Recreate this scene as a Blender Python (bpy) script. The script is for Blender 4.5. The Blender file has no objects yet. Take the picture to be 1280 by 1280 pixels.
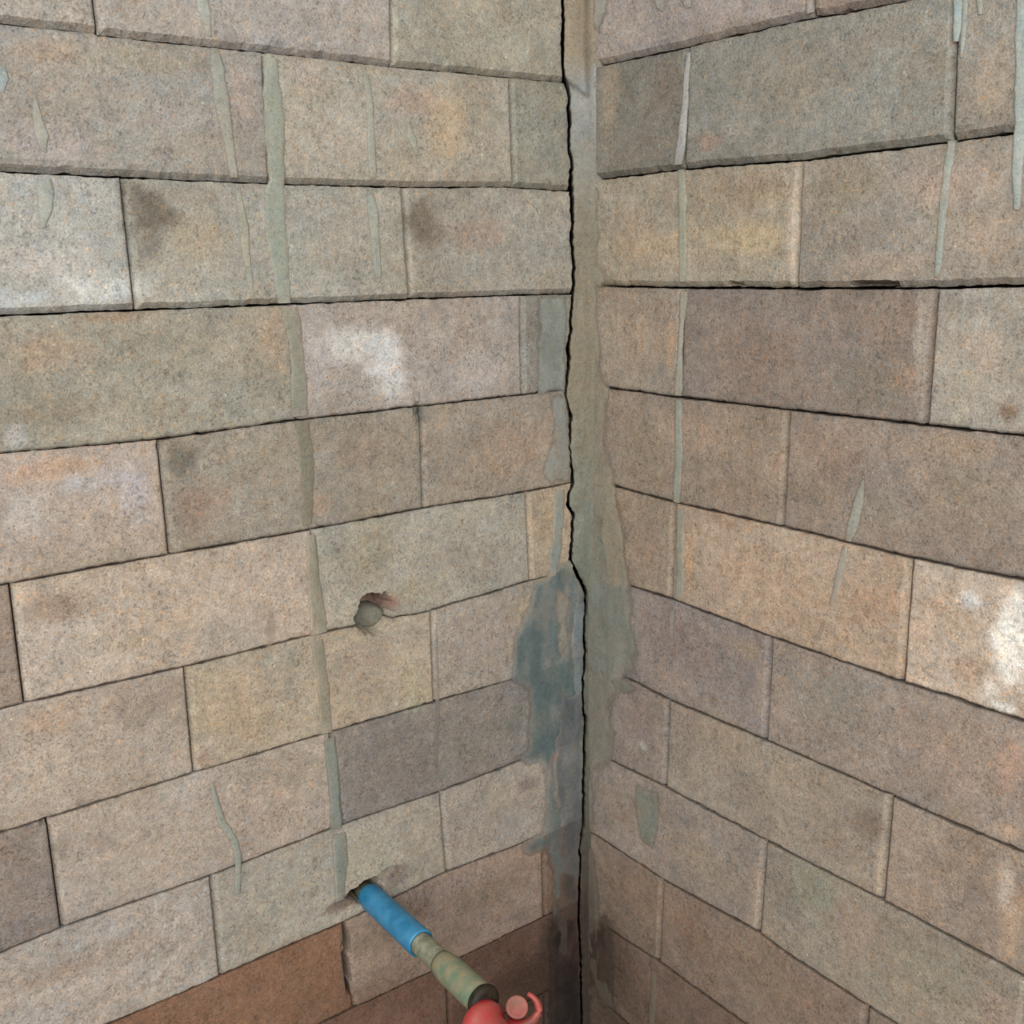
import bpy, math, random
import numpy as np
from mathutils import Matrix, Vector

# ---------------------------------------------------------------- camera, light
FLOOR = -1.19                      # floor below the reference block course
UP = -FLOOR                        # world z of the reference course (floor is z = 0)
SC = bpy.context.scene
ALPHA, PHI = 0.6903, 0.8786        # direction of the two walls out of the corner
cam_d = bpy.data.cameras.new('camera'); cam = bpy.data.objects.new('camera', cam_d)
SC.collection.objects.link(cam); SC.camera = cam
cam_d.sensor_width = 36.0; cam_d.lens = 36.0 * 1312.1 / 1280.0; cam_d.clip_start = 0.01
yaw, pitch, roll = -0.04616, 0.23439, -0.01716
fwd = Vector((math.sin(yaw) * math.cos(pitch), math.cos(yaw) * math.cos(pitch), -math.sin(pitch)))
rgt = Vector((math.cos(yaw), -math.sin(yaw), 0)); up = rgt.cross(fwd)
r2 = rgt * math.cos(roll) + up * math.sin(roll); u2 = up * math.cos(roll) - rgt * math.sin(roll)
M = Matrix((r2, u2, -fwd)).transposed().to_4x4(); M.translation = Vector((-0.02908, -1.08258, 0.02709 + UP))
cam.matrix_world = M

w = bpy.data.worlds.new('sky'); SC.world = w; w.use_nodes = True
bg = w.node_tree.nodes['Background']; bg.inputs[0].default_value = (0.92, 0.98, 1.03, 1); bg.inputs[1].default_value = 0.56
ld = bpy.data.lights.new('daylight', 'AREA'); ld.shape = 'RECTANGLE'; ld.size = 2.6; ld.size_y = 1.6; ld.energy = 72; ld.color = (0.98, 1.0, 0.985)
lo = bpy.data.objects.new('daylight', ld); SC.collection.objects.link(lo)
lo.location = (-0.12, -2.3, UP + 0.65)
lo.rotation_euler = (Vector((0, 0, UP - 0.1)) - lo.location).to_track_quat('-Z', 'Y').to_euler()
SC.view_settings.view_transform = 'Standard'; SC.view_settings.look = 'None'
SC.view_settings.gamma = 1.0; SC.view_settings.use_curve_mapping = False
SC.view_settings.exposure = -0.04

# ---- measured on the walls, in metres: (distance from the corner, height) ----
LINES_L = {0: [(0.5232, 0.1884), (0.4613, 0.1894), (0.4593, 0.188), (0.3527, 0.1889), (0.2846, 0.1889), (0.2205, 0.1885), (0.0903, 0.1905), (0.0284, 0.1913)], 1: [(0.5347, 0.0933), (0.4534, 0.0917), (0.3404, 0.091), (0.291, 0.0911), (0.2102, 0.0913), (0.0913, 0.0945), (0.0199, 0.0926)], 2: [(0.5464, -0.0043), (0.4525, -0.0042), (0.2973, -0.0045), (0.2105, -0.0042), (0.0204, -0.0052)], 3: [(0.558, -0.1012), (0.4456, -0.1041), (0.3298, -0.101), (0.2004, -0.101), (0.0846, -0.1009), (0.0293, -0.1001)], 4: [(0.5697, -0.198), (0.4456, -0.1977), (0.3208, -0.1982), (0.2046, -0.1969), (0.0864, -0.1988), (0.0213, -0.1981)], 5: [(0.5811, -0.2934), (0.5637, -0.2931), (0.4407, -0.2948), (0.4061, -0.2949), (0.3241, -0.2941), (0.2018, -0.2992), (0.0798, -0.2932), (0.0533, -0.2932)], 6: [(0.5929, -0.3913), (0.5611, -0.3912), (0.4411, -0.3908), (0.3161, -0.3915), (0.201, -0.3928), (0.1025, -0.3952)], 7: [(0.6048, -0.4906), (0.56, -0.4883), (0.4357, -0.4911), (0.3165, -0.4882), (0.1955, -0.4913), (0.0885, -0.4901)], 8: [(0.5217, -0.592), (0.44, -0.5919), (0.31, -0.5906), (0.2432, -0.5868), (0.1922, -0.5837), (0.0968, -0.5876)], 9: [(0.3291, -0.6886), (0.2181, -0.6907), (0.1738, -0.691), (0.0716, -0.6907)]}
LINES_R = {0: [(0.013, 0.2061), (0.1145, 0.2052), (0.2507, 0.2054), (0.2875, 0.2035), (0.3443, 0.2022)], 1: [(0.0133, 0.1028), (0.1327, 0.1042), (0.259, 0.1014), (0.3784, 0.1034), (0.4372, 0.105)], 2: [(0.0433, 0.0016), (0.1288, 0.0009), (0.2625, 0.0015), (0.3838, 0.0032), (0.447, 0.0054)], 3: [(0.0265, -0.098), (0.1296, -0.0991), (0.2682, -0.0979), (0.3845, -0.0969), (0.457, -0.096)], 4: [(0.0452, -0.1981), (0.1293, -0.2003), (0.2572, -0.1994), (0.3809, -0.2004), (0.467, -0.198)], 5: [(0.0642, -0.2983), (0.1287, -0.2975), (0.2495, -0.3021), (0.3742, -0.3025), (0.4771, -0.3016)], 6: [(0.0775, -0.401), (0.127, -0.4039), (0.2482, -0.4021), (0.3797, -0.4025), (0.4295, -0.4033), (0.487, -0.4023)], 7: [(0.048, -0.5032), (0.1227, -0.5007), (0.2532, -0.502), (0.3766, -0.4998), (0.4967, -0.5013)], 8: [(0.0266, -0.6055), (0.1229, -0.6085), (0.2504, -0.6009), (0.279, -0.6046), (0.3791, -0.6072)], 9: [(0.0631, -0.7128), (0.1193, -0.7088), (0.2357, -0.7109)], 10: [(0.0094, -0.8128), (0.0669, -0.8175)]}
JOINTS_L = {0: [[(0.2163, 0.2405), (0.2182, 0.1887)], [(0.4601, 0.2109), (0.4597, 0.1891)]], 1: [[(0.094, 0.1881), (0.0913, 0.0952)], [(0.3347, 0.1831), (0.3361, 0.0935)]], 2: [[(0.2127, 0.0899), (0.2097, -0.0042)], [(0.4534, 0.0917), (0.4524, -0.0031)]], 3: [[(0.0847, -0.0062), (0.0846, -0.1009)], [(0.326, -0.0074), (0.3267, -0.0992)]], 4: [[(0.2022, -0.1023), (0.2037, -0.1955)], [(0.4446, -0.1062), (0.4442, -0.1966)]], 5: [[(0.0813, -0.2004), (0.0776, -0.2893)], [(0.3186, -0.2007), (0.3193, -0.2922)], [(0.5635, -0.2011), (0.5642, -0.2929)]], 6: [[(0.1991, -0.2998), (0.1992, -0.3933)], [(0.4407, -0.2948), (0.4411, -0.3908)]], 7: [[(0.0774, -0.4037), (0.0741, -0.4742)], [(0.313, -0.3948), (0.3088, -0.486)], [(0.5594, -0.3919), (0.5594, -0.4885)]], 8: [[(0.1955, -0.4913), (0.1912, -0.5832)], [(0.4357, -0.4911), (0.4353, -0.5892)]], 9: [[(0.0659, -0.6051), (0.0647, -0.6886)], [(0.3118, -0.5916), (0.3065, -0.679)]]}
JOINTS_R = {1: [[(0.1346, 0.2002), (0.1318, 0.1049)], [(0.3836, 0.1948), (0.3867, 0.1059)]], 2: [[(0.2592, 0.0995), (0.2592, 0.0033)]], 3: [[(0.1339, -0.0005), (0.1326, -0.0974)], [(0.3847, -0.0002), (0.3844, -0.0957)]], 4: [[(0.2578, -0.103), (0.2571, -0.198)]], 5: [[(0.1293, -0.2026), (0.1275, -0.2945)], [(0.3803, -0.2018), (0.3805, -0.3005)]], 6: [[(0.2497, -0.3066), (0.2491, -0.401)]], 7: [[(0.126, -0.4077), (0.1237, -0.4985)], [(0.3786, -0.4073), (0.3772, -0.4986)]], 8: [[(0.2534, -0.5069), (0.2503, -0.5992)]], 9: [[(0.1218, -0.6128), (0.1192, -0.7039)]], 0: [[(0.2635, 0.2173), (0.2634, 0.2061)]]}
CRACK = [[0.0298, 0.2632], [0.0291, 0.2286], [0.0293, 0.1969], [0.0234, 0.1882], [0.0216, 0.1581], [0.0227, 0.1325], [0.0198, 0.1216], [0.0189, 0.0919], [0.0179, 0.0769], [0.0201, 0.0465], [0.0171, 0.0235], [0.0183, -0.0037], [0.0226, -0.031], [0.0216, -0.0429], [0.0248, -0.0547], [0.0239, -0.0747], [0.0271, -0.0947], [0.0283, -0.1108], [0.022, -0.1278], [0.0243, -0.1607], [0.0201, -0.1906], [0.0191, -0.1993], [0.0246, -0.207], [0.0257, -0.2196], [0.0192, -0.2309], [0.0204, -0.2506], [0.0216, -0.2722], [0.0228, -0.2808], [0.0173, -0.2924], [0.0083, -0.3084], [0.001, -0.3225], [0.0021, -0.3385], [0.0039, -0.3656], [0.0022, -0.389], [0.0051, -0.4209], [0.0051, -0.4492], [0.0022, -0.4787], [0.004, -0.5169], [0.0047, -0.566], [0.0053, -0.5957], [0.0113, -0.6258], [0.009, -0.6451], [0.0115, -0.6853], [0.0116, -0.7166], [0.0092, -0.7708], [0.0081, -0.8586]]
STREAKS_L = [[[134, 138, 126], 0.95, [[0.3285, 0.1854, 0.0054], [0.3279, 0.1572, 0.0082], [0.3292, 0.1212, 0.0083], [0.3293, 0.0931, 0.0059], [0.3318, 0.0869, 0.0076], [0.3327, 0.0471, 0.0087], [0.3303, 0.0217, 0.0071], [0.33, -0.0033, 0.0057]]], [[128, 127, 113], 0.9, [[0.3252, -0.0061, 0.0079], [0.3226, -0.0305, 0.0065], [0.3213, -0.0638, 0.0066], [0.3229, -0.0976, 0.0074]]], [[112, 108, 92], 0.85, [[0.321, -0.1026, 0.0074], [0.3188, -0.1256, 0.0067], [0.3192, -0.1535, 0.006], [0.3219, -0.1923, 0.0045]]], [[124, 120, 102], 0.85, [[0.3195, -0.202, 0.0038], [0.3197, -0.2399, 0.0054], [0.3178, -0.27, 0.0062], [0.3178, -0.2941, 0.0078]]], [[122, 118, 104], 0.8, [[0.3198, -0.2997, 0.0062], [0.317, -0.331, 0.0055], [0.3159, -0.3624, 0.0052], [0.3153, -0.391, 0.0056]]], [[122, 128, 120], 0.95, [[0.3131, -0.3964, 0.0056], [0.3118, -0.4274, 0.0053], [0.3114, -0.4602, 0.0049], [0.3124, -0.4897, 0.0058]]], [[118, 122, 114], 0.95, [[0.3102, -0.4955, 0.0066], [0.3096, -0.5278, 0.0067], [0.3128, -0.5651, 0.005]]], [[150, 150, 136], 0.6, [[0.3732, 0.188, 0.0038], [0.3721, 0.1711, 0.0058], [0.3708, 0.1483, 0.0064], [0.3683, 0.1251, 0.0042], [0.3656, 0.0944, 0.0033]]], [[150, 148, 132], 0.55, [[0.3634, 0.0885, 0.0027], [0.3611, 0.0594, 0.004], [0.3585, 0.016, 0.0027], [0.3569, 0.0021, 0.0017]]], [[148, 152, 142], 0.6, [[0.506, 0.1441, 0.0011], [0.5062, 0.1284, 0.0032], [0.5048, 0.1179, 0.0048], [0.505, 0.1072, 0.0024]]], [[148, 152, 142], 0.65, [[0.5064, 0.09, 0.0048], [0.5067, 0.0775, 0.0054], [0.5083, 0.0683, 0.0043], [0.5119, 0.0557, 0.0016]]], [[146, 148, 136], 0.7, [[0.2439, 0.1808, 0.003], [0.2411, 0.1636, 0.0031], [0.2405, 0.1319, 0.0035], [0.24, 0.0984, 0.0035]]], [[144, 148, 138], 0.65, [[0.2446, 0.0865, 0.0039], [0.2418, 0.0669, 0.0047], [0.2408, 0.0402, 0.0044], [0.2398, 0.0146, 0.0032]]], [[152, 156, 146], 0.7, [[0.3811, 0.2249, 0.005], [0.3788, 0.2098, 0.0044], [0.3769, 0.1961, 0.0019]]], [[160, 162, 154], 0.5, [[0.3622, 0.206, 0.0051], [0.3596, 0.1978, 0.0071], [0.3588, 0.1928, 0.0045]]], [[150, 168, 168], 0.6, [[0.5259, 0.162, 0.003], [0.5259, 0.1539, 0.0041], [0.528, 0.1445, 0.002]]], [[148, 152, 140], 0.7, [[0.2036, 0.1456, 0.002], [0.2001, 0.1327, 0.0041], [0.1959, 0.1184, 0.0016]]], [[134, 140, 130], 0.85, [[0.4268, -0.4038, 0.0014], [0.424, -0.4213, 0.0021], [0.4195, -0.4459, 0.0032], [0.4115, -0.4644, 0.0036], [0.4093, -0.4825, 0.0029], [0.4122, -0.5181, 0.0022]]], [[150, 150, 140], 0.22, [[0.3633, -0.2565, 0.0029], [0.3628, -0.2784, 0.0044], [0.365, -0.2978, 0.0029]]], [[140, 138, 128], 0.3, [[0.1932, -0.3133, 0.0014], [0.1946, -0.3963, 0.0028], [0.1992, -0.4637, 0.0024]]], [[120, 130, 128], 0.8, [[0.0375, -0.2026, 0.0064], [0.0388, -0.2346, 0.007], [0.0434, -0.2682, 0.0065], [0.048, -0.2934, 0.0075]]]]
STREAKS_R = [[[160, 158, 156], 0.9, [[0.1346, 0.1995, 0.0024], [0.1309, 0.165, 0.0038], [0.1281, 0.1322, 0.0048], [0.1239, 0.1083, 0.0059]]], [[142, 144, 130], 0.9, [[0.1279, 0.1039, 0.0044], [0.1298, 0.0709, 0.0049], [0.1308, 0.0362, 0.0044], [0.1317, 0.0066, 0.004]]], [[152, 150, 136], 0.85, [[0.1349, -0.0019, 0.0045], [0.1327, -0.0277, 0.003], [0.1305, -0.0569, 0.003], [0.1295, -0.0969, 0.0051]]], [[138, 144, 134], 0.9, [[0.1297, -0.1014, 0.0041], [0.132, -0.1465, 0.0041], [0.1307, -0.1774, 0.0047], [0.1303, -0.1993, 0.0047]]], [[128, 130, 118], 0.9, [[0.1346, -0.2048, 0.0047], [0.1358, -0.2473, 0.0047], [0.1361, -0.294, 0.0058]]], [[140, 142, 134], 0.5, [[0.1278, -0.3059, 0.0048], [0.1276, -0.3392, 0.0027]]], [[142, 150, 142], 0.8, [[0.3863, 0.1038, 0.0036], [0.3847, 0.0804, 0.0031], [0.3839, 0.0533, 0.0031], [0.3829, 0.0285, 0.0028], [0.3825, 0.0111, 0.0019]]], [[158, 172, 170], 0.85, [[0.3834, 0.1978, 0.0041], [0.3839, 0.1847, 0.0033], [0.3842, 0.1684, 0.0021]]], [[150, 158, 154], 0.75, [[0.3887, 0.1968, 0.0018], [0.3891, 0.1787, 0.0018], [0.3893, 0.1575, 0.0015]]], [[154, 164, 160], 0.8, [[0.4274, 0.1895, 0.0032], [0.43, 0.1572, 0.0038], [0.4343, 0.1073, 0.0038], [0.4356, 0.0768, 0.0033], [0.4372, 0.0552, 0.0025]]], [[154, 160, 152], 0.8, [[0.3991, 0.1949, 0.0029], [0.4002, 0.1828, 0.0017]]], [[140, 142, 132], 0.85, [[0.333, -0.1462, 0.0014], [0.3292, -0.1664, 0.0044], [0.3252, -0.1836, 0.0048], [0.3224, -0.1982, 0.0034]]], [[140, 140, 132], 0.8, [[0.3204, -0.2027, 0.0026], [0.3158, -0.2262, 0.0031], [0.3098, -0.2553, 0.0023]]], [[140, 140, 132], 0.4, [[0.3044, -0.2709, 0.0016], [0.2976, -0.2906, 0.0024]]], [[158, 156, 150], 0.6, [[0.0967, 0.2512, 0.0079], [0.0989, 0.243, 0.0059], [0.101, 0.2388, 0.002]]], [[158, 156, 150], 0.6, [[0.1286, 0.2452, 0.0075], [0.1317, 0.2358, 0.0037]]], [[150, 150, 142], 0.8, [[0.2596, 0.2203, 0.0037], [0.2611, 0.2087, 0.0034]]], [[110, 105, 92], 0.7, [[0.1111, -0.7225, 0.0042], [0.1095, -0.7617, 0.0043], [0.1077, -0.7975, 0.0049]]], [[84, 98, 92], 0.6, [[0.0284, -0.2271, 0.0037], [0.031, -0.248, 0.0074], [0.03, -0.2785, 0.0074], [0.0239, -0.3062, 0.0038]]], [[95, 103, 94], 0.6, [[0.0373, -0.4306, 0.0032], [0.0412, -0.4505, 0.0051], [0.0402, -0.4789, 0.0038], [0.0378, -0.5034, 0.0026]]], [[178, 188, 192], 0.8, [[0.009, 0.2089, 0.0046], [0.009, 0.1981, 0.0057], [0.0055, 0.1922, 0.0023]]]]
PATCHES_L = [[[132, 140, 134], 0.8, 0.004, [[0.0612, -0.0077], [0.0266, -0.0073], [0.0303, -0.0992], [0.0645, -0.1011]]], [[128, 134, 130], 0.7, 0.004, [[0.0461, -0.1068], [0.0272, -0.1044], [0.0223, -0.1946], [0.0491, -0.195], [0.0594, -0.1812], [0.0443, -0.1419]]], [[88, 103, 104], 0.95, 0.006, [[0.0715, -0.2974], [0.0479, -0.2865], [0.0239, -0.2832], [0.0072, -0.3086], [0.0004, -0.3226], [0.0028, -0.4216], [0.0029, -0.5966], [0.0113, -0.6258], [0.0117, -0.7696], [0.0526, -0.7508], [0.0494, -0.6696], [0.0537, -0.6276], [0.058, -0.6081], [0.0849, -0.6018], [0.0936, -0.5907], [0.0645, -0.584], [0.0581, -0.514], [0.0668, -0.4989], [0.0885, -0.4938], [0.1023, -0.4839], [0.0829, -0.478], [0.0786, -0.4124], [0.1026, -0.397], [0.0985, -0.3523], [0.0889, -0.3371], [0.0803, -0.3216]]], [[106, 108, 96], 0.6, 0.006, [[0.0437, -0.303], [0.0241, -0.3204], [0.0246, -0.4251], [0.0341, -0.4883], [0.0496, -0.4554], [0.041, -0.3659]]], [[96, 116, 126], 0.8, 0.003, [[0.0174, -0.3244], [0.0027, -0.3312], [0.0039, -0.4025], [0.0075, -0.4676], [0.0201, -0.4263], [0.022, -0.3613]]], [[74, 84, 90], 0.8, 0.006, [[0.0381, -0.4122], [0.0247, -0.4344], [0.0039, -0.4307], [0.0041, -0.6062], [0.0126, -0.6641], [0.0399, -0.6431], [0.044, -0.5817], [0.0502, -0.5118]]], [[66, 64, 62], 0.8, 0.008, [[0.0445, -0.6413], [0.0114, -0.6441], [0.0092, -0.7708], [0.0479, -0.753]]], [[34, 28, 26], 0.9, 0.008, [[0.0545, -0.7084], [0.0079, -0.6972], [0.0069, -0.8704], [0.0536, -0.8463], [0.0601, -0.7894]]]]  # darkest patches at the end: grime with painted shade low in the corner
PATCHES_R = [[[130, 126, 110], 0.75, 0.006, [[-0.0003, 0.1037], [0.0174, 0.0913], [0.0164, 0.0231], [0.0376, 0.0062], [0.0141, 0.0029], [0.0229, -0.087], [0.0325, -0.0991], [0.028, -0.1434], [0.0428, -0.1977], [0.0526, -0.2227], [0.0614, -0.2716], [0.0654, -0.3005], [-0.0005, -0.3165]]], [[112, 118, 108], 0.75, 0.008, [[-0.0004, -0.1977], [0.0392, -0.1958], [0.0526, -0.2227], [0.0614, -0.2716], [0.0654, -0.3048], [0.073, -0.3374], [0.0738, -0.3898], [0.041, -0.4183], [-0.0005, -0.4177]]], [[112, 112, 98], 0.65, 0.008, [[-0.0005, -0.4037], [0.0345, -0.4039], [0.0571, -0.4112], [0.0398, -0.4371], [0.0428, -0.492], [0.0378, -0.511], [0.0156, -0.5266], [0.0091, -0.6036], [-0.0006, -0.6283]]], [[92, 100, 90], 0.6, 0.003, [[0.0153, -0.3989], [0.0533, -0.4007], [0.0835, -0.4062], [0.0596, -0.4176], [0.0282, -0.4132]]], [[112, 118, 108], 0.85, 0.003, [[0.0805, -0.5164], [0.1126, -0.5122], [0.1122, -0.5473], [0.1057, -0.5782], [0.09, -0.5742], [0.0798, -0.5476]]], [[82, 80, 70], 0.7, 0.005, [[-0.0033, -0.6246], [0.0118, -0.6245], [0.0202, -0.6796], [0.026, -0.7599], [0.0508, -0.8086], [0.0235, -0.8204], [-0.0049, -0.7563]]], [[48, 39, 33], 0.85, 0.014, [[-0.0063, -0.7144], [0.0365, -0.7018], [0.0502, -0.7355], [0.0439, -0.7916], [0.0094, -0.8237], [-0.0065, -0.8782]]], [[140, 146, 134], 0.6, 0.004, [[0.01, 0.2684], [0.0322, 0.2641], [0.0301, 0.2509], [0.0169, 0.2358], [0.01, 0.244]]]]  # dark brown patches low down paint corner shade along with grime
STAIN_SHADE_L = [[0.2375, -0.0491, 0.0212, 0.021, [205, 202, 198], 0.95, 1.2], [0.2689, -0.0402, 0.039, 0.015, [194, 190, 184], 0.85, 1.2], [0.2291, -0.0781, 0.0199, 0.0171, [205, 202, 198], 0.7, 0.9], [0.3004, -0.0519, 0.015, 0.027, [175, 168, 165], 0.5, 0.9], [0.134, -0.0783, 0.0558, 0.0227, [178, 168, 162], 0.5, 0.8], [0.4731, 0.0129, 0.0404, 0.015, [190, 190, 186], 0.75, 0.7], [0.5104, 0.0308, 0.0434, 0.0167, [182, 172, 164], 0.5, 0.8], [0.5346, 0.0063, 0.0316, 0.0089, [176, 180, 180], 0.6, 0.7], [0.5011, 0.1127, 0.0375, 0.0161, [164, 152, 146], 0.6, 0.8], [0.4074, 0.1372, 0.0429, 0.0125, [162, 153, 147], 0.5, 0.8], [0.4943, 0.1736, 0.0319, 0.0104, [160, 136, 114], 0.6, 0.8], [0.4277, 0.1745, 0.053, 0.011, [148, 138, 118], 0.6, 0.7], [0.4647, 0.1471, 0.0449, 0.0136, [165, 150, 130], 0.3, 0.8], [0.3521, 0.1554, 0.0132, 0.0294, [165, 145, 132], 0.6, 0.7], [0.296, 0.1776, 0.0213, 0.0181, [178, 158, 145], 0.5, 0.8], [0.1948, 0.1605, 0.0326, 0.0163, [172, 140, 118], 0.55, 0.8], [0.1623, 0.1428, 0.0256, 0.0403, [184, 158, 124], 0.6, 0.7], [0.1269, 0.1652, 0.0266, 0.0407, [150, 138, 118], 0.5, 0.8], [0.2668, 0.1242, 0.0374, 0.019, [172, 158, 142], 0.5, 0.7], [0.4325, 0.0647, 0.0205, 0.0232, [92, 80, 66], 0.75, 1.2], [0.4457, 0.0817, 0.0118, 0.0142, [105, 92, 76], 0.5, 0.8], [0.3968, 0.0472, 0.0256, 0.024, [168, 148, 118], 0.5, 0.7], [0.4003, 0.0799, 0.0315, 0.0094, [140, 125, 108], 0.5, 0.8], [0.1909, 0.0606, 0.0218, 0.0233, [104, 90, 74], 0.75, 1.2], [0.1302, 0.0539, 0.0453, 0.0214, [165, 136, 118], 0.45, 0.8], [0.0441, 0.0913, 0.0199, 0.0103, [150, 140, 122], 0.4, 0.7], [0.2715, 0.047, 0.0456, 0.0327, [158, 146, 132], 0.4, 0.7], [0.5174, -0.0313, 0.0328, 0.0172, [165, 138, 112], 0.55, 0.8], [0.5227, -0.0775, 0.033, 0.0152, [135, 120, 98], 0.5, 0.8], [0.4361, -0.0365, 0.0557, 0.0305, [148, 138, 118], 0.5, 0.7], [0.3428, -0.0326, 0.0169, 0.0325, [165, 138, 112], 0.5, 0.8], [0.4694, -0.0077, 0.035, 0.0047, [160, 128, 98], 0.5, 0.9], [0.546, -0.0897, 0.0074, 0.0092, [165, 165, 165], 0.6, 0.8], [0.5273, -0.1187, 0.0497, 0.0107, [178, 142, 112], 0.55, 0.8], [0.4939, -0.1294, 0.035, 0.0098, [170, 164, 162], 0.7, 1.0], [0.465, -0.1429, 0.0134, 0.0252, [178, 172, 176], 0.6, 1.0], [0.5471, -0.146, 0.0162, 0.0178, [182, 172, 164], 0.6, 0.8], [0.4972, -0.1602, 0.0351, 0.0186, [172, 148, 124], 0.4, 0.8], [0.5063, -0.1903, 0.0524, 0.0088, [150, 138, 118], 0.5, 0.7], [0.4282, -0.1222, 0.0141, 0.0141, [92, 86, 74], 0.6, 1.0], [0.4223, -0.1657, 0.0196, 0.0295, [132, 100, 80], 0.5, 0.7], [0.3642, -0.1269, 0.0421, 0.0167, [150, 138, 116], 0.5, 0.7], [0.4015, -0.1589, 0.0202, 0.0166, [160, 128, 104], 0.4, 0.9], [0.0875, -0.1531, 0.06, 0.0321, [165, 140, 118], 0.6, 0.7], [0.2026, -0.1097, 0.0086, 0.0118, [80, 82, 80], 0.7, 0.8], [0.2663, -0.1318, 0.04, 0.0286, [148, 126, 108], 0.4, 0.8], [0.3085, -0.1764, 0.0153, 0.0142, [165, 136, 112], 0.5, 0.8], [0.1649, -0.1749, 0.0367, 0.031, [150, 136, 116], 0.3, 0.8], [0.5334, -0.2232, 0.0282, 0.0125, [155, 130, 108], 0.6, 0.9], [0.5432, -0.2595, 0.0225, 0.0252, [180, 162, 148], 0.4, 0.8], [0.4567, -0.2534, 0.0574, 0.0267, [182, 160, 136], 0.5, 0.6], [0.3589, -0.2466, 0.0365, 0.0427, [174, 150, 132], 0.4, 0.8], [0.3558, -0.306, 0.0223, 0.0073, [150, 150, 136], 0.4, 0.8], [0.2636, -0.2282, 0.0329, 0.0374, [150, 138, 112], 0.6, 0.7], [0.1393, -0.259, 0.0482, 0.0245, [152, 138, 124], 0.5, 0.7], [0.2231, -0.2747, 0.0437, 0.0125, [165, 152, 126], 0.5, 0.7], [0.2957, -0.2223, 0.011, 0.0102, [110, 98, 80], 0.4, 0.9], [0.2656, -0.2953, 0.0133, 0.0092, [100, 106, 98], 0.8, 0.4], [0.2444, -0.2812, 0.0137, 0.0109, [140, 104, 86], 0.7, 0.4], [0.4759, -0.3176, 0.0379, 0.0204, [145, 125, 108], 0.5, 0.8], [0.549, -0.3104, 0.0339, 0.0129, [178, 148, 122], 0.5, 0.8], [0.5541, -0.3559, 0.0398, 0.0262, [178, 160, 140], 0.5, 0.7], [0.4554, -0.3092, 0.0195, 0.0137, [150, 130, 118], 0.4, 0.8], [0.3955, -0.3401, 0.0356, 0.0363, [178, 152, 124], 0.5, 0.7], [0.2695, -0.3353, 0.0419, 0.0313, [168, 148, 128], 0.5, 0.7], [0.2186, -0.3729, 0.018, 0.0328, [172, 162, 132], 0.5, 0.7], [0.4216, -0.3111, 0.0204, 0.0211, [165, 150, 122], 0.4, 0.8], [0.4312, -0.3814, 0.0068, 0.0116, [170, 130, 108], 0.5, 0.8], [0.1417, -0.342, 0.049, 0.0253, [165, 148, 138], 0.5, 0.7], [0.0906, -0.3193, 0.0207, 0.0172, [172, 152, 120], 0.5, 0.8], [0.2408, -0.4588, 0.0804, 0.0336, [130, 120, 112], 0.6, 0.6], [0.145, -0.4543, 0.06, 0.0265, [132, 124, 112], 0.5, 0.7], [0.1846, -0.4596, 0.0134, 0.026, [140, 136, 122], 0.4, 0.7], [0.0983, -0.4458, 0.0189, 0.0163, [110, 112, 104], 0.5, 0.8], [0.5256, -0.429, 0.0303, 0.0208, [150, 130, 112], 0.4, 0.9], [0.4766, -0.4626, 0.0525, 0.0364, [174, 156, 138], 0.5, 0.7], [0.3744, -0.4543, 0.0452, 0.0464, [172, 150, 130], 0.4, 0.7], [0.3482, -0.4156, 0.0309, 0.0232, [150, 138, 116], 0.4, 0.7], [0.5794, -0.4225, 0.0167, 0.02, [130, 115, 104], 0.5, 0.7], [0.5523, -0.4189, 0.0081, 0.0135, [120, 108, 92], 0.5, 0.9], [0.5229, -0.5264, 0.0437, 0.0116, [145, 122, 102], 0.5, 1.0], [0.5733, -0.5256, 0.0347, 0.0112, [150, 125, 104], 0.5, 0.9], [0.4968, -0.5306, 0.026, 0.0104, [185, 168, 152], 0.4, 0.8], [0.5773, -0.5609, 0.0407, 0.0142, [165, 158, 154], 0.5, 0.7], [0.3644, -0.5311, 0.0467, 0.0322, [165, 158, 142], 0.5, 0.6], [0.2803, -0.5306, 0.0346, 0.0339, [172, 164, 142], 0.6, 0.6], [0.1476, -0.5443, 0.0508, 0.0275, [165, 152, 140], 0.5, 0.7], [0.1157, -0.5183, 0.0314, 0.0184, [172, 158, 136], 0.5, 0.7], [0.1061, -0.564, 0.0299, 0.0264, [158, 150, 142], 0.5, 0.7], [0.2505, -0.5642, 0.0181, 0.0122, [122, 108, 98], 0.8, 0.5], [0.3088, -0.5711, 0.0253, 0.0102, [122, 98, 84], 0.75, 0.5], [0.2913, -0.5696, 0.0155, 0.0103, [96, 84, 70], 0.8, 0.4], [0.2671, -0.62, 0.0449, 0.0248, [126, 110, 88], 0.5, 0.6], [0.1501, -0.628, 0.0619, 0.0189, [140, 122, 104], 0.5, 0.6], [0.0836, -0.5198, 0.0152, 0.0094, [120, 92, 88], 0.5, 0.9], [0.3125, -0.631, 0.0051, 0.0433, [100, 96, 72], 0.6, 0.5], [0.0501, -0.5004, 0.009, 0.0076, [196, 150, 124], 0.9, 0.3], [0.0956, -0.0658, 0.0058, 0.0461, [120, 110, 95], 0.3, 0.8], [0.0877, -0.7708, 0.0682, 0.0516, [74, 54, 42], 0.8, 0.6], [0.154, -0.764, 0.0528, 0.0299, [92, 66, 50], 0.6, 0.7], [0.0525, -0.7404, 0.0235, 0.0623, [70, 56, 46], 0.7, 0.7], [0.2796, -0.6829, 0.0538, 0.0271, [110, 80, 62], 0.5, 0.7]]  # final dark entries: reddish soil plus a soft shadow painted low in the corner
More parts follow.
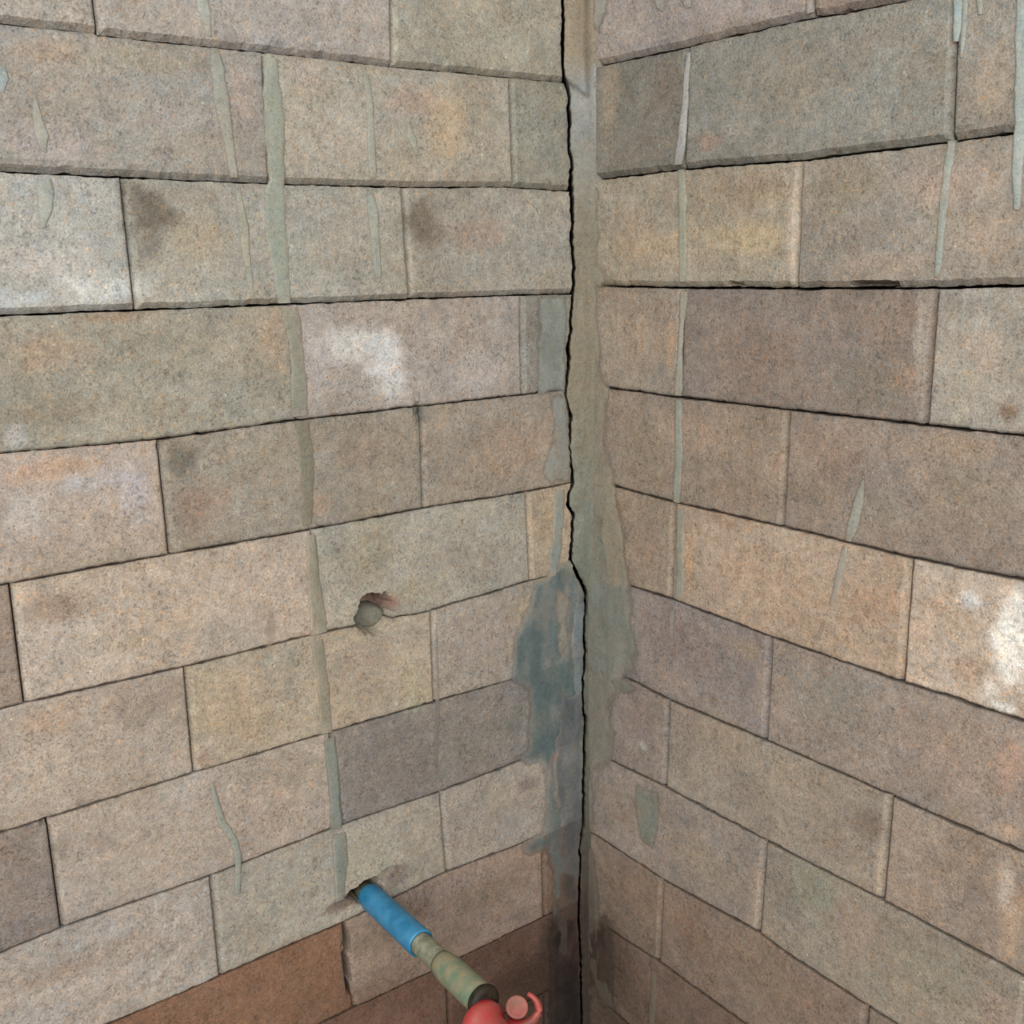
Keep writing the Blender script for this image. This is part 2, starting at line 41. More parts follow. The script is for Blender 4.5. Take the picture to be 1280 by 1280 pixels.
STAIN_SHADE_R = [[0.0519, 0.2368, 0.0427, 0.0204, [150, 138, 128], 0.5, 0.7], [0.1688, 0.2105, 0.062, 0.01, [138, 124, 110], 0.5, 0.7], [0.1044, 0.175, 0.0239, 0.0241, [118, 104, 90], 0.6, 0.9], [0.0306, 0.1775, 0.0157, 0.0498, [150, 134, 112], 0.6, 0.6], [0.0747, 0.1234, 0.0423, 0.0113, [124, 114, 100], 0.5, 0.8], [0.2533, 0.1615, 0.0463, 0.0296, [138, 126, 106], 0.4, 0.8], [0.3635, 0.1571, 0.0249, 0.0106, [134, 122, 104], 0.5, 0.8], [0.1585, 0.124, 0.0147, 0.0079, [160, 124, 102], 0.5, 0.9], [0.2962, 0.1781, 0.0708, 0.0113, [140, 128, 114], 0.4, 0.7], [0.412, 0.14, 0.017, 0.0305, [160, 140, 118], 0.5, 0.8], [0.0974, 0.0369, 0.0625, 0.0216, [172, 144, 112], 0.5, 0.7], [0.209, 0.08, 0.0513, 0.0167, [140, 118, 94], 0.6, 0.9], [0.2108, 0.0412, 0.0516, 0.017, [176, 154, 118], 0.6, 0.7], [0.065, 0.0595, 0.0327, 0.0219, [160, 134, 108], 0.4, 0.8], [0.252, 0.0464, 0.0064, 0.0377, [178, 158, 138], 0.7, 0.6], [0.3028, 0.0803, 0.0432, 0.0176, [132, 120, 100], 0.6, 0.7], [0.2894, 0.0633, 0.0223, 0.018, [122, 112, 90], 0.4, 0.8], [0.3827, 0.0752, 0.0369, 0.0196, [168, 142, 124], 0.55, 0.7], [0.4212, 0.0412, 0.0286, 0.0213, [162, 138, 118], 0.4, 0.8], [0.342, 0.0204, 0.0543, 0.0117, [160, 134, 114], 0.4, 0.8], [0.0776, -0.0522, 0.0439, 0.0304, [165, 138, 112], 0.4, 0.7], [0.118, -0.0502, 0.0082, 0.0368, [172, 138, 106], 0.5, 0.5], [0.0321, -0.0467, 0.0117, 0.0471, [148, 136, 116], 0.5, 0.6], [0.2148, -0.0453, 0.0612, 0.0339, [130, 108, 92], 0.5, 0.6], [0.3347, -0.07, 0.0353, 0.0246, [118, 110, 96], 0.55, 0.9], [0.3519, -0.0206, 0.0337, 0.0177, [140, 118, 100], 0.5, 1.0], [0.3726, -0.0316, 0.0065, 0.0465, [158, 148, 134], 0.7, 0.7], [0.3618, -0.0618, 0.0134, 0.0119, [158, 124, 100], 0.4, 1.0], [0.4229, -0.0404, 0.0176, 0.0222, [172, 150, 130], 0.5, 0.8], [0.4441, -0.0807, 0.0079, 0.0067, [120, 98, 80], 0.8, 0.8], [0.408, -0.0756, 0.0122, 0.023, [160, 148, 128], 0.5, 0.7], [0.3959, -0.0079, 0.0086, 0.0112, [130, 120, 102], 0.5, 0.9], [0.1527, -0.1288, 0.0594, 0.0223, [158, 132, 110], 0.5, 0.7], [0.0793, -0.1533, 0.0336, 0.0397, [135, 120, 98], 0.5, 0.7], [0.045, -0.1824, 0.0166, 0.0248, [140, 128, 114], 0.5, 0.7], [0.212, -0.1794, 0.0454, 0.0188, [140, 114, 94], 0.4, 0.8], [0.2458, -0.1457, 0.0085, 0.0416, [158, 134, 112], 0.5, 0.7], [0.3019, -0.1311, 0.0306, 0.0262, [140, 116, 98], 0.5, 0.8], [0.3491, -0.1694, 0.0424, 0.0191, [132, 122, 106], 0.5, 0.9], [0.4263, -0.1436, 0.036, 0.0292, [132, 118, 100], 0.5, 1.0], [0.3986, -0.112, 0.0378, 0.0095, [158, 132, 104], 0.5, 1.0], [0.2884, -0.1666, 0.0158, 0.0168, [122, 112, 98], 0.4, 0.9], [0.0924, -0.2565, 0.0269, 0.0329, [146, 120, 98], 0.4, 0.8], [0.0514, -0.223, 0.0142, 0.0251, [150, 122, 98], 0.4, 0.8], [0.2422, -0.2467, 0.0702, 0.0291, [176, 146, 118], 0.5, 0.6], [0.1944, -0.2047, 0.0377, 0.0104, [150, 122, 98], 0.5, 0.8], [0.3472, -0.2424, 0.0362, 0.0199, [165, 128, 98], 0.5, 0.8], [0.3114, -0.2796, 0.0313, 0.0111, [172, 144, 118], 0.4, 0.7], [0.1485, -0.2525, 0.0082, 0.0394, [168, 132, 96], 0.5, 0.5], [0.3791, -0.2475, 0.0041, 0.0451, [182, 160, 136], 0.7, 0.5], [0.4627, -0.2435, 0.0149, 0.0355, [222, 214, 202], 0.95, 0.8], [0.4272, -0.2222, 0.0098, 0.0073, [205, 202, 198], 0.8, 1.0], [0.4485, -0.285, 0.012, 0.0098, [205, 196, 184], 0.7, 1.0], [0.409, -0.2332, 0.0192, 0.0249, [178, 150, 124], 0.5, 0.9], [0.4353, -0.2766, 0.0184, 0.0161, [160, 128, 100], 0.6, 0.9], [0.4618, -0.2964, 0.0117, 0.0049, [214, 206, 194], 0.8, 0.9], [0.3915, -0.2638, 0.0094, 0.0257, [172, 140, 112], 0.4, 0.9], [0.1383, -0.3362, 0.0638, 0.0329, [134, 116, 108], 0.6, 0.6], [0.2183, -0.3211, 0.0279, 0.0123, [158, 136, 106], 0.5, 0.7], [0.2385, -0.3537, 0.0091, 0.0383, [150, 132, 118], 0.6, 0.7], [0.1232, -0.3829, 0.044, 0.017, [160, 136, 112], 0.4, 0.7], [0.0709, -0.3554, 0.0237, 0.0262, [128, 126, 116], 0.5, 0.6], [0.3071, -0.3386, 0.048, 0.0359, [130, 124, 112], 0.6, 0.6], [0.4252, -0.3454, 0.0511, 0.0388, [155, 130, 110], 0.5, 0.6], [0.4702, -0.3409, 0.0116, 0.0309, [178, 138, 112], 0.5, 0.7], [0.4739, -0.3913, 0.0117, 0.0088, [196, 162, 132], 0.5, 0.8], [0.3618, -0.3413, 0.0434, 0.0274, [145, 128, 110], 0.4, 0.7], [0.0841, -0.4399, 0.0355, 0.0268, [140, 118, 106], 0.5, 0.8], [0.0881, -0.4674, 0.0071, 0.0054, [165, 158, 146], 0.8, 0.5], [0.1113, -0.4568, 0.0068, 0.053, [155, 136, 118], 0.5, 0.6], [0.1931, -0.4178, 0.0497, 0.0327, [158, 138, 114], 0.5, 0.7], [0.2872, -0.4292, 0.0509, 0.0305, [158, 140, 116], 0.5, 0.7], [0.1514, -0.416, 0.0212, 0.0337, [140, 122, 110], 0.5, 0.7], [0.3574, -0.4371, 0.0195, 0.0158, [112, 94, 80], 0.6, 1.0], [0.3712, -0.4679, 0.0059, 0.0361, [170, 150, 126], 0.6, 0.6], [0.323, -0.4602, 0.0321, 0.0225, [140, 122, 104], 0.4, 0.8], [0.4273, -0.4476, 0.0262, 0.0272, [142, 122, 102], 0.5, 0.7], [0.4758, -0.4371, 0.0083, 0.0258, [188, 172, 156], 0.6, 0.8], [0.4842, -0.4667, 0.0094, 0.0324, [176, 146, 118], 0.6, 0.7], [0.4582, -0.495, 0.0125, 0.027, [150, 128, 108], 0.4, 0.7], [0.4329, -0.3963, 0.0191, 0.0092, [138, 118, 98], 0.5, 0.8], [0.0612, -0.551, 0.0501, 0.0285, [146, 124, 106], 0.4, 0.7], [0.1776, -0.5621, 0.0526, 0.0352, [148, 134, 114], 0.5, 0.7], [0.2434, -0.5556, 0.0094, 0.0417, [168, 146, 122], 0.5, 0.6], [0.31, -0.5216, 0.0334, 0.0312, [136, 134, 114], 0.6, 0.6], [0.3527, -0.5387, 0.031, 0.0303, [160, 134, 116], 0.5, 0.6], [0.4283, -0.5415, 0.0537, 0.0284, [138, 130, 112], 0.6, 0.6], [0.4755, -0.5418, 0.0244, 0.0204, [160, 134, 118], 0.5, 0.7], [0.0749, -0.6414, 0.05, 0.0293, [140, 112, 90], 0.5, 0.7], [0.1583, -0.6454, 0.0331, 0.0277, [128, 100, 80], 0.5, 0.7], [0.262, -0.6405, 0.0559, 0.0341, [132, 112, 92], 0.5, 0.7], [0.3173, -0.6412, 0.0339, 0.0163, [145, 118, 98], 0.4, 0.7], [0.3163, -0.1753, 0.006, 0.0264, [140, 130, 118], 0.3, 0.7], [0.037, -0.7641, 0.0541, 0.0735, [84, 68, 54], 0.7, 0.7], [0.0899, -0.7893, 0.0756, 0.0307, [100, 80, 64], 0.6, 0.7]]  # final dark entries paint a soft shadow low beside the corner
HOLES_L = [[0.2593, -0.2889, 0.0193, 0.0193, 0.032], [0.2331, -0.2995, 0.0104, 0.0039, 0.003], [0.2806, -0.5679, 0.0148, 0.0112, 0.03], [0.3091, -0.6326, 0.0034, 0.0382, 0.02], [0.2946, -0.5657, 0.0094, 0.006, 0.02], [0.2549, -0.5606, 0.018, 0.0087, 0.002], [0.3089, -0.5728, 0.0219, 0.0076, 0.0015], [0.204, -0.1036, 0.006, 0.0066, 0.003], [0.4429, -0.1089, 0.0038, 0.0031, 0.002], [0.5613, -0.3932, 0.004, 0.004, 0.003]]
HOLES_R = [[0.3293, 0.0051, 0.021, 0.0024, 0.012], [0.1922, 0.0042, 0.0081, 0.002, 0.006], [0.291, 0.2039, 0.0057, 0.0022, 0.003]]
PLUG = [0.2572, -0.298]

# ---------------------------------------------------------------- helpers
C = SC.collection
def lin(c):
    c = np.asarray(c, float) / 255.0
    return np.where(c <= 0.04045, c / 12.92, ((c + 0.055) / 1.055) ** 2.4)

def _hash(ix, iy, seed):
    h = (ix.astype(np.int64) * 374761393 + iy.astype(np.int64) * 668265263 + seed * 1442695041) & 0xFFFFFFFF
    h = ((h ^ (h >> 13)) * 1274126177) & 0xFFFFFFFF
    return ((h ^ (h >> 16)) & 0xFFFF) / 32767.5 - 1.0
def vn(x, y, seed=0):
    x = np.asarray(x, float); y = np.asarray(y, float)
    x, y = np.broadcast_arrays(x, y)
    ix, iy = np.floor(x), np.floor(y); fx, fy = x - ix, y - iy
    fx = fx * fx * (3 - 2 * fx); fy = fy * fy * (3 - 2 * fy)
    a, b = _hash(ix, iy, seed), _hash(ix + 1, iy, seed); c, d = _hash(ix, iy + 1, seed), _hash(ix + 1, iy + 1, seed)
    return (a * (1 - fx) + b * fx) * (1 - fy) + (c * (1 - fx) + d * fx) * fy
def fbm(x, y, seed=0, o=3):
    r = 0; a = 1; t = 0
    for k in range(o):
        r = r + a * vn(np.asarray(x) * 2 ** k, np.asarray(y) * 2 ** k, seed + 17 * k); t += a; a *= 0.55
    return r / t

TL = np.array([-math.cos(ALPHA), -math.sin(ALPHA)]); NL = np.array([math.sin(ALPHA), -math.cos(ALPHA)])
TR = np.array([math.cos(PHI), -math.sin(PHI)]);      NR = np.array([-math.sin(PHI), -math.cos(PHI)])
def world(side, s, z, n):
    t, nn = (TL, NL) if side == 'L' else (TR, NR)
    s, z, n = np.broadcast_arrays(np.asarray(s, float), np.asarray(z, float), np.asarray(n, float))
    return np.stack([t[0] * s + nn[0] * n, t[1] * s + nn[1] * n, z + UP], -1)

def mesh_obj(name, V, F, mat, parent=None, col=None, smooth=False, origin=None):
    V = np.asarray(V, float).reshape(-1, 3)
    o0 = np.array(origin) if origin is not None else V.mean(0)
    me = bpy.data.meshes.new(name); me.from_pydata((V - o0).tolist(), [], [tuple(f) for f in F])
    if col is not None:
        at = me.color_attributes.new('Col', 'FLOAT_COLOR', 'POINT')
        c = np.ones((len(V), 4)); cc = np.asarray(col).reshape(len(V), -1); c[:, :cc.shape[1]] = cc
        at.data.foreach_set('color', c.ravel())
    me.materials.append(mat)
    if smooth: me.polygons.foreach_set('use_smooth', [True] * len(me.polygons))
    me.update()
    o = bpy.data.objects.new(name, me); C.objects.link(o)
    if parent is not None:
        o.parent = parent; o.location = Vector(o0) - parent.location
    else: o.location = o0
    return o
def grid_faces(nu, nv, flip):
    i, j = np.meshgrid(np.arange(nu - 1), np.arange(nv - 1), indexing='ij')
    a = i * nv + j; b = a + nv; c = b + 1; d = a + 1
    f = np.stack([a, b, c, d], -1).reshape(-1, 4)
    return f[:, ::-1] if flip else f

# ---------------------------------------------------------------- materials
def new_mat(name):
    m = bpy.data.materials.new(name); m.use_nodes = True; nt = m.node_tree; nt.nodes.clear()
    out = nt.nodes.new('ShaderNodeOutputMaterial'); b = nt.nodes.new('ShaderNodeBsdfPrincipled')
    nt.links.new(b.outputs[0], out.inputs[0]); return m, nt, b, out
def N(nt, kind, **kw):
    n = nt.nodes.new(kind)
    for k, v in kw.items():
        if isinstance(k, str) and k.startswith('_'): n.inputs[k[1:].replace('_', ' ')].default_value = v
        else: setattr(n, k, v)
    return n
def grit(nt, b, colsock, amt=1.0, bump=1.0, rough=0.92, seed=0.0):
    L = nt.links.new
    geo = N(nt, 'ShaderNodeNewGeometry'); off = N(nt, 'ShaderNodeVectorMath', operation='ADD'); off.inputs[1].default_value = (seed, seed * 2, 0)
    L(geo.outputs['Position'], off.inputs[0]); P = off.outputs[0]
    n1 = N(nt, 'ShaderNodeTexNoise', _Scale=620.0, _Detail=3.0, _Roughness=0.7); L(P, n1.inputs['Vector'])
    n2 = N(nt, 'ShaderNodeTexNoise', _Scale=70.0, _Detail=5.0, _Roughness=0.65); L(P, n2.inputs['Vector'])
    n3 = N(nt, 'ShaderNodeTexNoise', _Scale=190.0, _Detail=3.0, _Roughness=0.6); L(P, n3.inputs['Vector'])
    r1 = N(nt, 'ShaderNodeMapRange'); L(n1.outputs['Fac'], r1.inputs['Value'])
    for k, v in ((1, 0.3), (2, 0.7), (3, 1 - 0.27 * amt), (4, 1 + 0.27 * amt)): r1.inputs[k].default_value = v
    r2 = N(nt, 'ShaderNodeMapRange'); L(n2.outputs['Fac'], r2.inputs['Value'])
    for k, v in ((1, 0.3), (2, 0.7), (3, 1 - 0.14 * amt), (4, 1 + 0.14 * amt)): r2.inputs[k].default_value = v
    r3 = N(nt, 'ShaderNodeMapRange'); L(n3.outputs['Fac'], r3.inputs['Value'])
    for k, v in ((1, 0.3), (2, 0.7), (3, 1 - 0.15 * amt), (4, 1 + 0.15 * amt)): r3.inputs[k].default_value = v
    m1 = N(nt, 'ShaderNodeMath', operation='MULTIPLY'); L(r1.outputs[0], m1.inputs[0]); L(r2.outputs[0], m1.inputs[1])
    m2 = N(nt, 'ShaderNodeMath', operation='MULTIPLY'); L(m1.outputs[0], m2.inputs[0]); L(r3.outputs[0], m2.inputs[1])
    sc = N(nt, 'ShaderNodeVectorMath', operation='SCALE'); L(colsock, sc.inputs[0]); L(m2.outputs[0], sc.inputs['Scale'])
    # warm / cool mottling
    n4 = N(nt, 'ShaderNodeTexNoise', _Scale=110.0, _Detail=3.0, _Roughness=0.7); o4 = N(nt, 'ShaderNodeVectorMath', operation='ADD'); o4.inputs[1].default_value = (7, 3, 5)
    L(P, o4.inputs[0]); L(o4.outputs[0], n4.inputs['Vector'])
    cr = N(nt, 'ShaderNodeValToRGB'); L(n4.outputs['Fac'], cr.inputs[0])
    e = cr.color_ramp.elements; e[0].position = 0.32; e[0].color = (0.96, 1.0, 1.03, 1); e[1].position = 0.68; e[1].color = (1.07, 0.995, 0.92, 1)
    mm = N(nt, 'ShaderNodeVectorMath', operation='MULTIPLY'); L(sc.outputs[0], mm.inputs[0]); L(cr.outputs[0], mm.inputs[1])
    # sparse pits and pale / orange grains
    v = N(nt, 'ShaderNodeTexVoronoi', _Scale=260.0); L(P, v.inputs['Vector'])
    sp = N(nt, 'ShaderNodeSeparateColor'); L(v.outputs['Color'], sp.inputs[0])
    def mask(sock, lo, rad):
        a = N(nt, 'ShaderNodeMath', operation='GREATER_THAN'); a.inputs[1].default_value = lo; L(sock, a.inputs[0])
        d = N(nt, 'ShaderNodeMapRange'); L(v.outputs['Distance'], d.inputs['Value'])
        for k, x in ((1, rad * 0.5), (2, rad), (3, 1.0), (4, 0.0)): d.inputs[k].default_value = x
        p = N(nt, 'ShaderNodeMath', operation='MULTIPLY'); L(a.outputs[0], p.inputs[0]); L(d.outputs[0], p.inputs[1]); return p.outputs[0]
    cur = mm.outputs[0]
    for sock, lo, rad, c, s in ((sp.outputs[0], 0.985, 0.30, (0.35, 0.33, 0.30, 1), 0.7 * amt), (sp.outputs[1], 0.97, 0.30, (1.75, 1.75, 1.7, 1), 0.6 * amt), (sp.outputs[2], 0.93, 0.5, (1.35, 1.0, 0.72, 1), 0.6 * amt)):
        mk = mask(sock, lo, rad); ms = N(nt, 'ShaderNodeMath', operation='MULTIPLY'); ms.inputs[1].default_value = s; L(mk, ms.inputs[0])
        mx = N(nt, 'ShaderNodeMix', data_type='RGBA'); L(ms.outputs[0], mx.inputs[0]); L(cur, mx.inputs[6]); tn = N(nt, 'ShaderNodeVectorMath', operation='MULTIPLY'); tn.inputs[1].default_value = c[:3]; L(cur, tn.inputs[0]); L(tn.outputs[0], mx.inputs[7]); cur = mx.outputs[2]
    n5 = N(nt, 'ShaderNodeTexNoise', _Scale=340.0, _Detail=3.0, _Roughness=0.5); L(o4.outputs[0], n5.inputs['Vector'])
    n6 = N(nt, 'ShaderNodeTexNoise', _Scale=38.0, _Detail=3.0, _Roughness=0.6); L(o4.outputs[0], n6.inputs['Vector'])
    t5 = N(nt, 'ShaderNodeMath', operation='MULTIPLY_ADD'); L(n6.outputs['Fac'], t5.inputs[0]); t5.inputs[1].default_value = 0.35; L(n5.outputs['Fac'], t5.inputs[2])
    p5 = N(nt, 'ShaderNodeMapRange', interpolation_type='SMOOTHSTEP'); L(t5.outputs[0], p5.inputs['Value'])
    for k, x in ((1, 0.75), (2, 0.84), (3, 1.0), (4, 1 - 0.28 * amt)): p5.inputs[k].default_value = x
    dk = N(nt, 'ShaderNodeVectorMath', operation='SCALE'); L(cur, dk.inputs[0]); L(p5.outputs[0], dk.inputs['Scale']); cur = dk.outputs[0]
    L(cur, b.inputs['Base Color']); b.inputs['Roughness'].default_value = rough
    b.inputs['Specular IOR Level'].default_value = 0.25
    ad = N(nt, 'ShaderNodeMath', operation='ADD'); L(n1.outputs['Fac'], ad.inputs[0]); h3 = N(nt, 'ShaderNodeMath', operation='MULTIPLY'); h3.inputs[1].default_value = 0.6; L(n3.outputs['Fac'], h3.inputs[0]); L(h3.outputs[0], ad.inputs[1])
    bp = N(nt, 'ShaderNodeBump'); bp.inputs['Strength'].default_value = 0.55 * bump; bp.inputs['Distance'].default_value = 0.0012
    L(ad.outputs[0], bp.inputs['Height']); L(bp.outputs[0], b.inputs['Normal'])

MAT = {}
m, nt, b, out = new_mat('block_concrete'); a = N(nt, 'ShaderNodeAttribute', attribute_name='Col'); grit(nt, b, a.outputs['Color']); MAT['block'] = m
m, nt, b, out = new_mat('mortar'); a = N(nt, 'ShaderNodeAttribute', attribute_name='Col'); grit(nt, b, a.outputs['Color'], 0.6, 0.8, 0.9, 3.0); MAT['mortar'] = m
# thin cement film: same grit, see-through where it thins out
m, nt, b, out = new_mat('mortar_film'); a = N(nt, 'ShaderNodeAttribute', attribute_name='Col'); grit(nt, b, a.outputs['Color'], 0.55, 0.6, 0.85, 5.0)
geo = N(nt, 'ShaderNodeNewGeometry'); nz = N(nt, 'ShaderNodeTexNoise', _Scale=260.0, _Detail=4.0, _Roughness=0.7); nt.links.new(geo.outputs['Position'], nz.inputs['Vector'])
q = N(nt, 'ShaderNodeMath', operation='MULTIPLY_ADD'); nt.links.new(nz.outputs['Fac'], q.inputs[0]); q.inputs[1].default_value = 0.7; q.inputs[2].default_value = -0.35
s_ = N(nt, 'ShaderNodeMath', operation='ADD'); nt.links.new(a.outputs['Alpha'], s_.inputs[0]); nt.links.new(q.outputs[0], s_.inputs[1])
mr = N(nt, 'ShaderNodeMapRange', interpolation_type='SMOOTHSTEP'); nt.links.new(s_.outputs[0], mr.inputs['Value'])
for k, v in ((1, 0.02), (2, 1.05), (3, 0.0), (4, 1.0)): mr.inputs[k].default_value = v
tr = N(nt, 'ShaderNodeBsdfTransparent'); mx = N(nt, 'ShaderNodeMixShader')
nt.links.new(mr.outputs[0], mx.inputs[0]); nt.links.new(tr.outputs[0], mx.inputs[1]); nt.links.new(b.outputs[0], mx.inputs[2]); nt.links.new(mx.outputs[0], out.inputs[0])
MAT['film'] = m
def plain(name, rgb, rough=0.9, mott=0.0, scale=60, rgb2=None, spec=0.3, bump=0.0):
    m, nt, b, out = new_mat(name); b.inputs['Roughness'].default_value = rough; b.inputs['Specular IOR Level'].default_value = spec
    if rgb2 is None: b.inputs['Base Color'].default_value = (*lin(rgb), 1)
    else:
        geo = N(nt, 'ShaderNodeNewGeometry'); n = N(nt, 'ShaderNodeTexNoise', _Scale=float(scale), _Detail=5.0, _Roughness=0.65); nt.links.new(geo.outputs['Position'], n.inputs['Vector'])
        cr = N(nt, 'ShaderNodeValToRGB'); nt.links.new(n.outputs['Fac'], cr.inputs[0]); e = cr.color_ramp.elements
        e[0].position = 0.38; e[0].color = (*lin(rgb), 1); e[1].position = 0.62; e[1].color = (*lin(rgb2), 1); nt.links.new(cr.outputs[0], b.inputs['Base Color'])
        if bump:
            bp = N(nt, 'ShaderNodeBump'); bp.inputs['Strength'].default_value = bump; bp.inputs['Distance'].default_value = 0.002
            nt.links.new(n.outputs['Fac'], bp.inputs['Height']); nt.links.new(bp.outputs[0], b.inputs['Normal'])
    return m
MAT['core'] = plain('wall_core', (70, 60, 50), 0.95, rgb2=(50, 42, 36), scale=80, bump=0.5)
MAT['floor'] = plain('earth_floor', (96, 68, 50), 0.95, rgb2=(70, 50, 38), scale=14, bump=0.8)

# ---------------------------------------------------------------- walls of blocks
PITCH = {'L': 0.0977, 'R': 0.1019}; STEP = {'L': 0.2445, 'R': 0.2500}
LINES = {'L': LINES_L, 'R': LINES_R}; JOINTS = {'L': JOINTS_L, 'R': JOINTS_R}
STAIN_SHADE = {'L': STAIN_SHADE_L, 'R': STAIN_SHADE_R}; HOLES = {'L': HOLES_L, 'R': HOLES_R}
TOPROW, BOTROW, SMAX = -4, 11, 1.30
def line_z(side, r, s):
    L = LINES[side]; rr = min(max(r, min(L)), max(L)); p = sorted(L[rr])
    return np.interp(s, [a for a, _ in p], [b for _, b in p]) - (r - rr) * PITCH[side]
CR = np.array(CRACK); CR = CR[np.argsort(CR[:, 1])]
def crack_s(z):
    z = np.asarray(z, float)
    return np.interp(z, CR[:, 1], CR[:, 0]) + 0.0009 * vn(z / 0.005, 0, 5) + 0.0006 * vn(z / 0.002, 0, 6)
def crack_gap(z):
    z = np.asarray(z, float)
    return np.where(z < -0.29, 0.0027, 0.0002 + 0.0014 * np.clip(0.40 + vn(z / 0.016, 0, 8) + 0.5 * vn(z / 0.004, 0, 9), 0, 1.2))
def joint_s(j, z):
    (s0, z0), (s1, z1) = j
    if abs(z1 - z0) < 1e-6: return np.full_like(z, s0)
    k = max(-0.06, min(0.06, (s1 - s0) / (z1 - z0)))
    return (s0 + s1) / 2 + k * (z - (z0 + z1) / 2)
def row_joints(side, r):
    js = list(JOINTS[side].get(r, []))
    if not js:
        base = ({0: 0.196, 1: 0.0655} if side == 'L' else {0: 0.2505, 1: 0.1235})[r % 2]
        if r < 0: base += 0.018 if side == 'L' else 0.01
        js = [[(base, 0), (base, 0.1)]]
    js.sort(key=lambda j: j[0][0])
    while True:
        (a, z0), (b_, z1) = js[-1]; c = (a + b_) / 2 + STEP[side]
        if c > SMAX: break
        js.append([(c, z0), (c, z1)])
    return js
COL_L = {0: [(156,146,126),(160,147,134),(162,148,132)], 1: [(144,135,116),(163,150,130),(150,139,125)], 2: [(158,146,128),(158,148,130),(164,155,141)],
 3: [(140,130,115),(165,148,132),(153,141,120)], 4: [(155,138,118),(150,135,115),(172,150,130)], 5: [(172,150,122),(163,152,133),(180,158,135),(150,128,108)],
 6: [(162,146,128),(172,152,125),(170,150,130)], 7: [(136,128,114),(138,126,114),(172,152,132),(142,124,110)], 8: [(164,148,130),(166,152,132),(174,156,138)],
 9: [(126,100,80),(156,130,110),(140,98,68),(150,114,92)], 10: [(112,80,62),(124,90,70),(140,106,84)], 11: [(74,56,45),(92,68,52),(110,84,66)]}  # lowest rows: reddish soil tone, with dim light near the corner painted in
COL_R = {0: [(150,135,124),(138,120,106)], 1: [(122,113,99),(134,126,112),(138,127,112)], 2: [(153,137,114),(144,130,113)], 3: [(146,128,108),(134,116,101),(152,140,124)],
 4: [(142,122,102),(142,122,104)], 5: [(147,125,102),(167,140,114),(185,160,135)], 6: [(138,122,112),(147,128,112)], 7: [(138,121,108),(150,132,112),(152,130,110)],
 8: [(146,128,112),(146,130,110)], 9: [(134,112,92),(138,114,94),(140,118,98)], 10: [(124,98,80),(132,106,86)], 11: [(96,76,60),(120,96,78)]}  # lowest rows include painted shade, darker towards the bottom
COLS = {'L': COL_L, 'R': COL_R}
ROUGH = {('R', 2, 0): 2.0, ('R', 5, 1): 1.8, ('R', 5, 2): 2.4, ('L', 8, 2): 2.4, ('L', 2, 1): 1.4, ('L', 5, 2): 1.3, ('R', 3, 1): 1.3, ('R', 7, 2): 1.4, ('L', 2, 0): 1.4, ('R', 4, 1): 1.3}
rng = random.Random(7)

def relief(side, s, z):
    k = 0 if side == 'L' else 50
    return 0.00020 * fbm(s / 0.012, z / 0.012, 31 + k, 3) + 0.0005 * fbm(s / 0.06, z / 0.05, 41 + k, 2)
def carve(side, s, z):
    n = 0.0
    for hs, hz, ra, rb, dp in HOLES[side]:
        d = np.sqrt(((s - hs) / ra) ** 2 + ((z - hz) / rb) ** 2) + 0.12 * vn(s / 0.006, z / 0.006, 77)
        n = n - dp * np.clip((1.08 - d) / 0.18, 0, 1) if dp > 0.005 else n - dp * np.clip((1.05 - d) / 0.5, 0, 1)
    return n
def tone(side, s, z, base, blin=None):
    k = 0 if side == 'L' else 50
    c = (lin(base) if blin is None else blin) * (1.10 if side == 'R' else 1.0); g0 = (c @ np.array([.3, .59, .11]))[..., None]; c = (c * 0.80 + g0 * 0.20) * np.array([0.975, 1.015, 1.065])
    c = np.broadcast_to(c, s.shape + (3,)).copy()
    f = 1 + 0.15 * fbm(s / 0.045, z / 0.035, 101 + k, 3) + 0.09 * fbm(s / 0.012, z / 0.012, 105 + k, 2) - 0.35 * np.clip(fbm(s / 0.014, z / 0.011, 109 + k, 3) - 0.38, 0, 1)
    c *= f[..., None]
    g = 0.05 * fbm(s / 0.05, z / 0.04, 111 + k, 3)
    c *= np.stack([1 + g, np.ones_like(g), 1 - 1.3 * g], -1)
    for bs, bz, ra, rb, col, st, rag in STAIN_SHADE[side]:
        if bs + 2 * ra < s.min() or bs - 2 * ra > s.max() or bz + 2 * rb < z.min() or bz - 2 * rb > z.max(): continue
        d = np.sqrt(((s - bs) / ra) ** 2 + ((z - bz) / rb) ** 2)
        d = d + rag * 0.55 * fbm(s / 0.016, z / 0.013, 201 + int(abs(bs) * 1000) % 97, 4)
        wgt = st * np.clip((1.25 - d) / 0.8, 0, 1); wgt = wgt * wgt * (3 - 2 * wgt) if rag < .95 else wgt
        lc = lin(col) * (1.13 if side == 'R' else 1.0); lc = lc * 0.85 + (lc @ np.array([.3, .59, .11])) * 0.15; c = c * (1 - wgt[..., None]) + lc * wgt[..., None]
    return c

